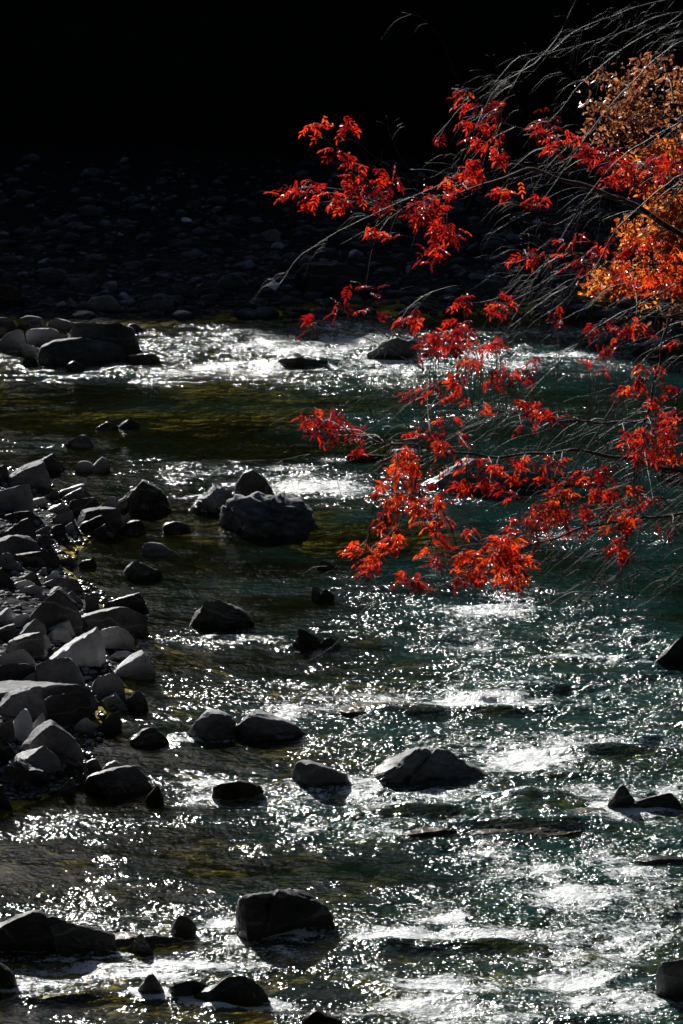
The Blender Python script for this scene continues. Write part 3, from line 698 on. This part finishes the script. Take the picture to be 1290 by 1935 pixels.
class Leaves:
    def __init__(s): s.v = []; s.f = []; s.a = []
    def leaflet(s, p, d, nrm, ln, wd, r):
        side = d.cross(nrm).normalized(); b = len(s.v); up = nrm * (wd * .25)
        s.v += [p, p + d * ln * .3 + side * wd * .5 + up, p + d * ln * .68 + side * wd * .42 + up, p + d * ln - nrm * ln * .12,
                p + d * ln * .68 - side * wd * .42 + up, p + d * ln * .3 - side * wd * .5 + up]
        s.f += [(b, b+1, b+2, b+3), (b, b+3, b+4, b+5)]; s.a += [r] * 6
    def compound(s, p, d, ln, r, pairs=5, scale=1.):
        d = d.normalized(); nrm = Vector((random.gauss(0, .5), random.gauss(0, .5), 1)); nrm = (nrm - d * nrm.dot(d)).normalized()
        side = d.cross(nrm).normalized(); q = Vector(p); stp = ln / (pairs + 1)
        for i in range(pairs + 1):
            dd = (d + Vector((0, 0, -.10 * i))).normalized(); q2 = q + dd * stp
            if i > 0:
                L0 = .050 * scale * (1 - .08 * abs(i - 3)) * random.uniform(.85, 1.1)
                for sg in (-1, 1):
                    if random.random() < .93:
                        ld = (dd * random.uniform(.45, .8) + side * sg + Vector((0, 0, random.uniform(-.55, .05)))).normalized()
                        nn = (nrm + side * sg * random.uniform(-.2, .6) + Vector((random.gauss(0, .15), random.gauss(0, .15), 0))).normalized()
                        s.leaflet(q, ld, nn, L0, L0 * random.uniform(.24, .34), min(1, max(0, r + random.gauss(0, .12))))
            q = q2
        s.leaflet(q, (d + Vector((0, 0, -.5))).normalized(), nrm, .05 * scale, .016 * scale, r)
    def simple(s, p, r, ln):
        d = Vector((random.gauss(0, 1), random.gauss(0, 1), random.gauss(-.6, .7))).normalized()
        nrm = Vector((random.gauss(0, 1), random.gauss(0, 1), random.gauss(0, 1))); nrm = (nrm - d * nrm.dot(d)).normalized()
        s.leaflet(p, d, nrm, ln, ln * random.uniform(.35, .55), r)
    def build(s, name, mat, parent):
        return mesh_obj(name, [tuple(q) for q in s.v], s.f, mat, parent, smooth=False, attrs={'rnd': s.a})
def empty(name, loc, label, cat, group=None):
    o = bpy.data.objects.new(name, None); col.objects.link(o); o.location = loc
    return tag(o, label, cat, group)
def setpar(o, par):                                   # geometry is in world space
    o.parent = par; o.matrix_parent_inverse = par.matrix_world.inverted() if par.type != 'EMPTY' else o.matrix_parent_inverse
    if par.type == 'EMPTY': o.location = -par.location
    return o
mpp = lambda Y: Y * 1.037 / F                          # metres per photo pixel at depth Y

def droop_twig(T, px, py, Y, dx, dy, n_=6, r=.0022, side=3, spread=.25, buds=False):
    """a thin twig from (px,py) travelling (dx,dy) px, curving down, with side twigs"""
    P = []; yy = Y
    x, y = px, py; a = math.atan2(dy, dx); L_ = math.hypot(dx, dy) / n_
    for i in range(n_ + 1):
        P.append(at_y(x, y, yy)); a += random.gauss(0, spread * .5) 
        x += math.cos(a) * L_; y += math.sin(a) * L_; yy += random.uniform(-.03, .03)
    c = catmull(P, .05); T.add(c, r, r * .4, 4, wob=.0015)
    for _ in range(side):
        k = random.randrange(1, max(2, len(c) - 1)); p = c[k]
        a2 = a + random.choice((-1, 1)) * random.uniform(.3, .9); l2 = random.uniform(.06, .22)
        dv = Vector((math.cos(a2) * l2, random.uniform(-.06, .06), -math.sin(a2) * l2)); sag = Vector((0, 0, -.25 * l2))
        T.add(catmull([p, p + dv * .5 + Vector((0, 0, .012)), p + dv + sag], .03), r * .6, r * .3, 4, wob=.0012)
        if buds: T.add([p + dv * .5, p + dv * .5 + Vector((0, 0, -.008)), p + dv * .5 + Vector((.001, 0, -.016))], r * 1.3, r * .5, 4)
    return c

# --- red leaved tree on the right bank
RY = 19.0
base = Vector((3.35, RY, float(terrain(3.35, RY))))
red = empty('red_leaf_tree', base, 'red leaved tree reaching its dark limbs over the river from the right', 'tree')
T = Tubes(); tr_pts = [base + Vector((0, 0, -.3)), base + Vector((-.05, .05, 1.6)), base + Vector((-.15, .1, 3.4)), base + Vector((-.1, .1, 5.2)), base + Vector((.1, .2, 7.4))]
trunk_c = catmull(tr_pts, .15); T.add(trunk_c, .16, .06, 12, .004); setpar(T.build('trunk', M['bark_dark']), red)
def near_trunk(z): return min(trunk_c, key=lambda p: abs(p.z - z))
# limbs: photo px polyline, depth at start/end, radius px start/end
LIMBS = [
 ([(1345,492),(1290,447),(1220,402),(1150,368),(1080,345),(1010,322),(950,335),(880,362),(800,385),(745,398)], 19.0, 18.2, 15, 1.6),
 ([(1360,905),(1290,893),(1190,868),(1080,852),(960,862),(860,856),(780,842),(700,832),(645,822)], 18.9, 18.0, 10, 1.2),
 ([(1350,965),(1290,972),(1160,985),(1060,1012),(960,1048),(860,1095),(780,1120),(700,1138)], 18.9, 17.8, 7, 1.0),
 ([(1350,800),(1260,800),(1130,797),(1040,795),(960,778),(890,764),(830,740),(800,700)], 19.2, 18.6, 7.5, 1.2),
 ([(1350,610),(1270,560),(1190,530),(1120,490),(1060,478),(985,490)], 19.3, 18.8, 6, 1.2),
 ([(1340,370),(1260,330),(1180,310),(1100,290),(1030,262),(960,235),(900,200),(870,175)], 19.3, 18.4, 5, 1.0),
 ([(1350,1010),(1290,1070),(1200,1088),(1130,1120),(1075,1168)], 18.6, 18.0, 4, 1.0),
 ([(1262,600),(1246,680),(1228,760),(1205,860),(1190,950),(1178,1060)], 19.0, 18.6, 5, 1.6),
]
RED = [ # cx,cy,rx,ry,n,limb,scarlet
 (600,248,26,18,7,0,0),(655,240,22,14,5,0,0),(640,288,22,18,8,0,0),(662,325,22,30,13,0,0),(572,352,34,20,14,0,0),(578,385,14,10,3,0,0),(628,378,35,16,15,0,0),(690,372,45,28,28,0,0),(735,338,24,22,12,0,0),(706,436,26,14,8,0,0),(735,446,14,6,2,0,0),(540,365,30,10,6,0,0),
 (885,190,22,20,9,5,0),(935,203,20,16,9,5,0),(905,238,40,16,11,5,0),(915,268,34,20,16,5,0),(940,302,28,14,9,5,0),(893,320,22,16,10,0,0),(825,265,10,5,2,5,0),
 (820,378,48,22,28,0,0),(872,350,34,20,20,0,0),(800,410,32,20,20,0,0),(842,442,34,26,30,0,0),(825,486,34,20,22,0,0),(960,362,38,13,12,0,0),(1010,376,20,10,6,0,0),
 (1030,232,30,22,20,5,0),(1048,265,40,20,20,5,0),(1095,285,50,16,18,5,0),(1150,300,36,18,12,5,0),(1205,322,58,30,50,5,0),(1272,312,28,24,18,5,0),
 (995,485,38,14,13,4,0),(1080,462,60,16,20,4,0),(1130,490,50,24,22,4,0),(1180,470,40,20,14,4,0),(1225,500,60,40,40,4,1),(1200,540,50,16,16,4,1),(1270,545,30,16,12,4,1),
 (875,570,20,14,8,3,0),(945,578,22,20,14,3,0),(635,582,20,16,7,3,0),(588,615,16,18,5,3,0),(775,607,24,12,9,3,0),(865,628,34,22,18,3,0),(828,655,40,24,24,3,0),(884,676,12,18,8,3,0),(910,655,26,16,10,3,0),
 (790,738,32,14,11,3,0),(862,722,22,14,9,3,0),(858,752,20,10,6,3,0),(965,712,40,14,15,3,0),(1002,770,22,12,8,3,0),(840,800,30,10,6,3,0),
 (605,795,42,18,26,1,0),(640,815,42,20,28,1,0),(672,826,22,10,10,1,0),(672,855,8,6,2,1,0),
 (832,845,26,12,9,1,1),(768,868,30,18,22,1,1),(758,890,30,14,18,1,1),(740,928,32,20,28,1,1),(790,915,22,16,12,1,0),(880,918,36,12,13,1,0),(900,880,50,14,14,1,0),(768,958,36,18,28,1,1),(728,988,24,16,18,1,1),(815,985,34,22,26,1,1),(690,1045,38,22,34,1,1),(695,1076,22,12,12,1,0),(740,1030,26,18,20,1,1),(822,1030,26,22,20,1,1),(780,1095,38,10,16,2,1),(820,1060,20,12,6,2,0),
 (1062,935,24,18,22,2,1),(1035,968,40,20,36,2,1),(1005,1000,42,24,42,2,1),(945,1038,50,22,46,2,1),(910,1070,55,24,54,2,1),(975,1075,34,26,40,2,1),(870,1092,36,14,20,2,1),(960,1100,36,10,14,2,1),(880,1045,20,10,6,2,1),
 (1180,945,42,20,22,7,1),(1172,985,30,26,26,7,1),(1170,1035,26,24,24,7,1),(1235,948,24,8,7,7,1),(1110,985,26,20,10,7,0),(1090,1010,26,12,6,7,0),
 (1235,825,56,24,28,3,0),(1272,850,30,22,16,3,1),(1260,785,30,12,9,3,0),(1190,850,40,18,12,3,0),(1120,898,44,14,16,1,0),(1060,905,50,10,10,1,0),(1200,745,40,14,6,3,0),(1260,740,30,14,6,3,0),(1010,870,60,12,8,1,0),(950,940,30,14,6,1,0),(1200,625,40,12,8,4,0),(690,545,50,10,6,0,0),(700,590,30,10,4,3,0),
]
random.seed(31)
for _ in range(60):
    a_, b_ = random.uniform(760, 1290), random.uniform(560, 1010)
    if a_ < 900 and b_ > 720 and b_ < 800: continue
    RED.append((a_, b_, random.uniform(8, 30), random.uniform(5, 11), random.choice((1, 2, 3, 5)), min(range(4), key=lambda q: abs((780, 850, 1010, 795)[q] - b_) if q else 999), 0))
limb_c = []; limb_o = []
for pts_, Y0, Y1, r0, r1 in LIMBS:
    P = [at_y(a, b, Y0 + (Y1 - Y0) * i / (len(pts_) - 1)) for i, (a, b) in enumerate(pts_)]
    if pts_[0][0] > 1300: P = [near_trunk(P[0].z - .25 if r0 > 4.5 else P[0].z)] + P
    c = catmull(P, .05)
    for q in c: q.x += .006 * math.sin(q.z * 23 + q.x * 17); q.z += .008 * math.sin(q.x * 19)
    T = Tubes(); T.add(c, r0 * mpp(Y0) * .62, r1 * mpp(Y1) * .5, 8, .0015)
    o = setpar(T.build('branch', M['bark_dark']), red); limb_c.append(c); limb_o.append(o)
tw = [Tubes() for _ in LIMBS]; lv = [[Leaves(), Leaves()] for _ in LIMBS]
for cx, cy, rx, ry, n_, li, scar in RED:
    c = limb_c[li]; Yc = 18.3 + random.uniform(-.45, .35)
    ctr = at_y(cx, cy, Yc); mp_ = mpp(Yc)
    # twig from the limb to the cluster: from the near part, uphill side
    cand = [p for p in c[6:]]; st = min(cand, key=lambda p: (p - ctr).length + (.25 if p.x < ctr.x else 0) * 1)
    mid = (st + ctr) / 2 + Vector((random.uniform(-.03, .03), 0, .02 + .04 * (st - ctr).length))
    tc = catmull([st, mid, ctr], .04); tw[li].add(tc, .0032, .0016, 5, .0015)
    nn_ = int(n_ * 1.0 + 1); rx *= 1.15; ry *= 1.18; nn_ = int(nn_ * random.uniform(.55, 1.15)) + 1; sh_ = random.uniform(-.32, .2)
    for k in range(nn_):
        while True:
            a, b, d_ = random.uniform(-1, 1), random.uniform(-1, 1), random.uniform(-1, 1)
            if a * a + b * b + d_ * d_ < 1.15: break
        p = ctr + Vector((a * rx * mp_, d_ * (rx + ry) * .5 * mp_, -b * ry * mp_))
        out_d = Vector((a * .8 + random.gauss(-.15, .5), d_ * .5 + random.gauss(0, .6), -.25 - b * .3 + random.gauss(0, .35)))
        st_ = p - out_d.normalized() * .06
        if k % 3 == 0: tw[li].add([tc[-1 - random.randrange(min(5, len(tc)))], (tc[-1] + st_) / 2 + Vector((0, 0, .015)), st_], .0018, .0009, 4)
        lv[li][1 if (scar and random.random() < .8) or random.random() < .1 else 0].compound(st_, out_d, random.uniform(.05, .095), min(1, max(0, random.betavariate(1.3, 1.3) + sh_)), random.choice((3, 3, 4, 5)), random.uniform(.62, .95))
for i in range(len(LIMBS)):
    # free twigs along limb
    c = limb_c[i]
    for _ in range(34):
        p = c[random.randrange(8, len(c))]; q = Vector(p); dv = Vector((random.uniform(-.35, .05), random.uniform(-.12, .12), random.uniform(-.28, .2)))
        tw[i].add(catmull([q, q + dv * .5 + Vector((0, 0, .02)), q + dv + Vector((0, 0, -.05))], .04), .0032, .001, 4, .002)
    for _ in range((18, 85, 60, 95, 60, 25, 30, 50)[i]):
        k = random.randrange(6, len(c)); p = c[k]; q_ = to_px(p.x, p.y, p.z); an = R(random.choice((random.gauss(135, 30), random.gauss(215, 25), random.gauss(100, 20)))); ln = random.uniform(50, 230)
        droop_twig(tw[i], float(q_[0]), float(q_[1]), p.y, math.cos(an) * ln, math.sin(an) * ln, 6, random.uniform(.0008, .0022), random.randint(2, 5), .45)
    o = tw[i].build('twigs', M['bark_mid']); o.parent = limb_o[i]
    for j, mt in enumerate(('leaf_red', 'leaf_scarlet')):
        if lv[i][j].v: o = lv[i][j].build('foliage', M[mt], limb_o[i])

# --- bare tree with pale drooping twigs
BYY = 17.4
base = Vector((3.1, BYY, float(terrain(3.1, BYY))))
bare = empty('bare_tree', base, 'leafless tree with pale drooping twigs hanging in from the upper right', 'tree')
T = Tubes(); tp = [base + Vector((0, 0, -.3)), base + Vector((.05, 0, 2.5)), base + Vector((.2, .1, 5)), base + Vector((.1, .1, 7.5)), base + Vector((-.1, .1, 9.0))]
trunk_c = catmull(tp, .15); T.add(trunk_c, .12, .045, 10, .004); setpar(T.build('trunk', M['bark_pale']), bare)
BL = [
 [(1330,-25),(1259,0),(1201,14),(1157,31),(1116,44),(1068,72),(1044,96),(983,107),(952,137),(925,169)],
 [(1340,12),(1290,22),(1242,32),(1191,55),(1143,72),(1096,85),(1055,96),(1000,116),(976,150),(963,172)],
 [(1350,40),(1290,40),(1230,62),(1180,90),(1130,130),(1095,160),(1060,205),(1030,240)],
 [(1350,70),(1290,78),(1240,110),(1190,160),(1140,215),(1100,270),(1060,330),(1010,400)],
 [(1350,200),(1290,230),(1230,262),(1170,300),(1110,370),(1060,450),(1000,545),(950,640)],
 [(1350,330),(1290,330),(1220,380),(1160,440),(1120,510),(1040,560),(960,620),(860,690),(800,760)],
 [(1350,520),(1290,530),(1210,575),(1140,610),(1080,660),(1020,720),(960,790)],
 [(1350,640),(1290,632),(1250,650),(1200,700),(1150,780),(1100,860),(1040,960)],
 [(1350,700),(1290,740),(1240,780),(1200,900),(1210,1000),(1160,1100)],
 [(1360,960),(1290,985),(1255,1030),(1250,1080),(1262,1115),(1300,1132)],
 [(1100,-30),(1060,60),(1010,120),(940,165),(900,240),(860,330),(760,380),(700,408),(640,437),(572,480),(545,512),(528,536),(497,541)],
 [(960,620),(900,575),(870,540),(800,560),(760,600),(720,690),(690,740)],
 [(1350,1290),(1290,1322),(1250,1345),(1215,1372),(1190,1400)],
]
for bi, pts_ in enumerate(BL):
    Y0 = 17.6 + .1 * (bi % 4); P = [at_y(a, b, Y0 - .04 * i) for i, (a, b) in enumerate(pts_)]
    if pts_[0][0] > 1300: P = [near_trunk(min(P[0].z + .15, 8.9))] + P
    c = catmull(P, .05); T = Tubes()
    r0 = .006 if bi < 2 else .0062
    if bi in (10, 11): r0 = .004
    T.add(c, r0, .0018, 6, .003)
    o = setpar(T.build('branch', M['bark_pale']), bare)
    T = Tubes(); nt_ = 18 if bi < 3 else 34 if bi < 9 else 9
    if bi in (9,): nt_ = 5
    if bi == 12: nt_ = 26
    for _ in range(nt_):
        k = random.randrange(len(c) // 5, len(c)); p = c[k]; q = to_px(p.x, p.y, p.z)
        ang = R(random.gauss(122, 30)) if bi < 9 else R(random.uniform(90, 230)); ln = random.uniform(25, 120) * (.5 if bi >= 9 else 1)
        droop_twig(T, float(q[0]), float(q[1]), p.y, math.cos(ang) * ln, math.sin(ang) * ln, 6, random.uniform(.0008, .0018), random.randint(3, 7), .55, True)
    o2 = T.build('twigs', M['bark_pale'] if bi not in (7, 8) else M['bark_mid']); o2.parent = o
# dense dark twig tangle
thick = Tubes()
hang = setpar(Tubes().build('x', None), bare) if False else None

# --- orange tree behind
OY = 23.5
base = Vector((4.2, OY, float(terrain(4.2, OY))))
ora = empty('orange_leaf_tree', base, 'orange leaved tree glowing behind the red one at the right edge', 'tree')
T = Tubes(); tp = [base + Vector((0, 0, -.3)), base + Vector((-.1, 0, 2.2)), base + Vector((-.35, .1, 4.4)), base + Vector((-.4, .2, 6.6)), base + Vector((-.5, .2, 8.6))]
trunk_c = catmull(tp, .15); T.add(trunk_c, .14, .04, 10, .004); setpar(T.build('trunk', M['bark_dark']), ora)
OR = [([(1340,520),(1290,500),(1230,500),(1170,520),(1140,535)], [(1250,485,60,44,420,'leaf_orange'),(1190,525,55,22,160,'leaf_orange'),(1275,430,30,40,170,'leaf_orange'),(1150,545,30,10,30,'leaf_orange')]),
      ([(1340,330),(1290,310),(1240,300),(1200,290)], [(1265,290,36,22,120,'leaf_orange'),(1225,315,40,16,70,'leaf_orange'),(1270,375,30,26,80,'leaf_orange')]),
      ([(1340,210),(1290,200),(1220,190),(1160,180),(1135,165)], [(1190,165,58,36,200,'leaf_brown'),(1250,215,56,46,300,'leaf_brown'),(1150,235,38,26,110,'leaf_brown'),(1260,145,40,30,120,'leaf_brown'),(1180,225,50,34,140,'leaf_brown')]),
      ([(1340,620),(1290,600),(1250,590),(1210,585)], [(1240,590,50,26,40,'leaf_brown'),(1270,560,30,20,30,'leaf_orange')])]
for pts_, cl in OR:
    P = [at_y(a, b, OY - .05 * i) for i, (a, b) in enumerate(pts_)]; P = [near_trunk(P[0].z - .3)] + P
    c = catmull(P, .06); T = Tubes(); T.add(c, .022, .006, 7, .003)
    o = setpar(T.build('branch', M['bark_dark']), ora)
    T = Tubes(); lf = {}
    for cx, cy, rx, ry, n_, mt in cl:
        ctr = at_y(cx, cy, OY + random.uniform(-.3, .3)); mp_ = mpp(OY)
        st = min(c, key=lambda p: (p - ctr).length); T.add(catmull([st, (st + ctr) / 2 + Vector((0, 0, .05)), ctr], .05), .006, .003, 5)
        subs = [Vector((random.uniform(-1.25, 1.0), random.gauss(0, .7), random.uniform(-1, 1))) for _ in range(14)]
        for k in range(n_):
            u_ = random.choice(subs) + Vector((random.gauss(0, .17), random.gauss(0, .2), random.gauss(0, .15)))
            p = ctr + Vector((u_.x * rx * mp_ * 1.1, u_.y * rx * mp_, u_.z * ry * mp_ * 1.1))
            if k % 5 < (3 if mt == 'leaf_brown' else 1): continue
            for _ in range(4):
                lf.setdefault(mt, Leaves()).simple(p + Vector((random.gauss(0, .03), random.gauss(0, .03), random.gauss(0, .03))), random.random(), random.uniform(.035, .06))
            if k % 5 == 0: T.add(catmull([ctr, (ctr + p) / 2 + Vector((0, 0, .03)), p], .06), .0025, .001, 4)
    T.build('twigs', M['bark_mid']).parent = o
    for mt, l_ in lf.items(): l_.build('foliage', M[mt], o)

# --- twigs of a shrub at the lower left edge
p0 = at_y(-60, 1770, 20.5); sh = empty('bare_shrub', p0, 'few pale bare twigs poking in at the lower left photo edge', 'shrub')
T = Tubes()
for a in ([(-60,1770),(-20,1715),(5,1690),(22,1668),(38,1645)], [(-60,1770),(-15,1730),(2,1708),(10,1694)], [(-60,1770),(-20,1700),(4,1672),(12,1650)]):
    T.add(catmull([at_y(x, y, 20.5) for x, y in a], .04), .004, .0012, 5, .001)
setpar(T.build('twigs', M['bark_pale']), sh)
# fallen leaves on rocks
for (px, py, lab) in ((239, 1149, 'fallen red leaf on the small dark stone by the water'), (106, 1111, 'fallen orange leaf between pale stones of the left bank'), (58, 1741, 'fallen red leaf on the black boulder at the lower left edge')):
    g0 = solve_ground(px, py + 4); p = at_y(px, py, g0.y + .02); l_ = Leaves()
    l_.compound(Vector((0, 0, 0)), Vector((1, .3, .2)), .09, .8, 3, .8)
    o = l_.build('fallen_leaf', M['leaf_scarlet'], None); o.location = p; tag(o, lab, 'leaf', 'fallen leaves')
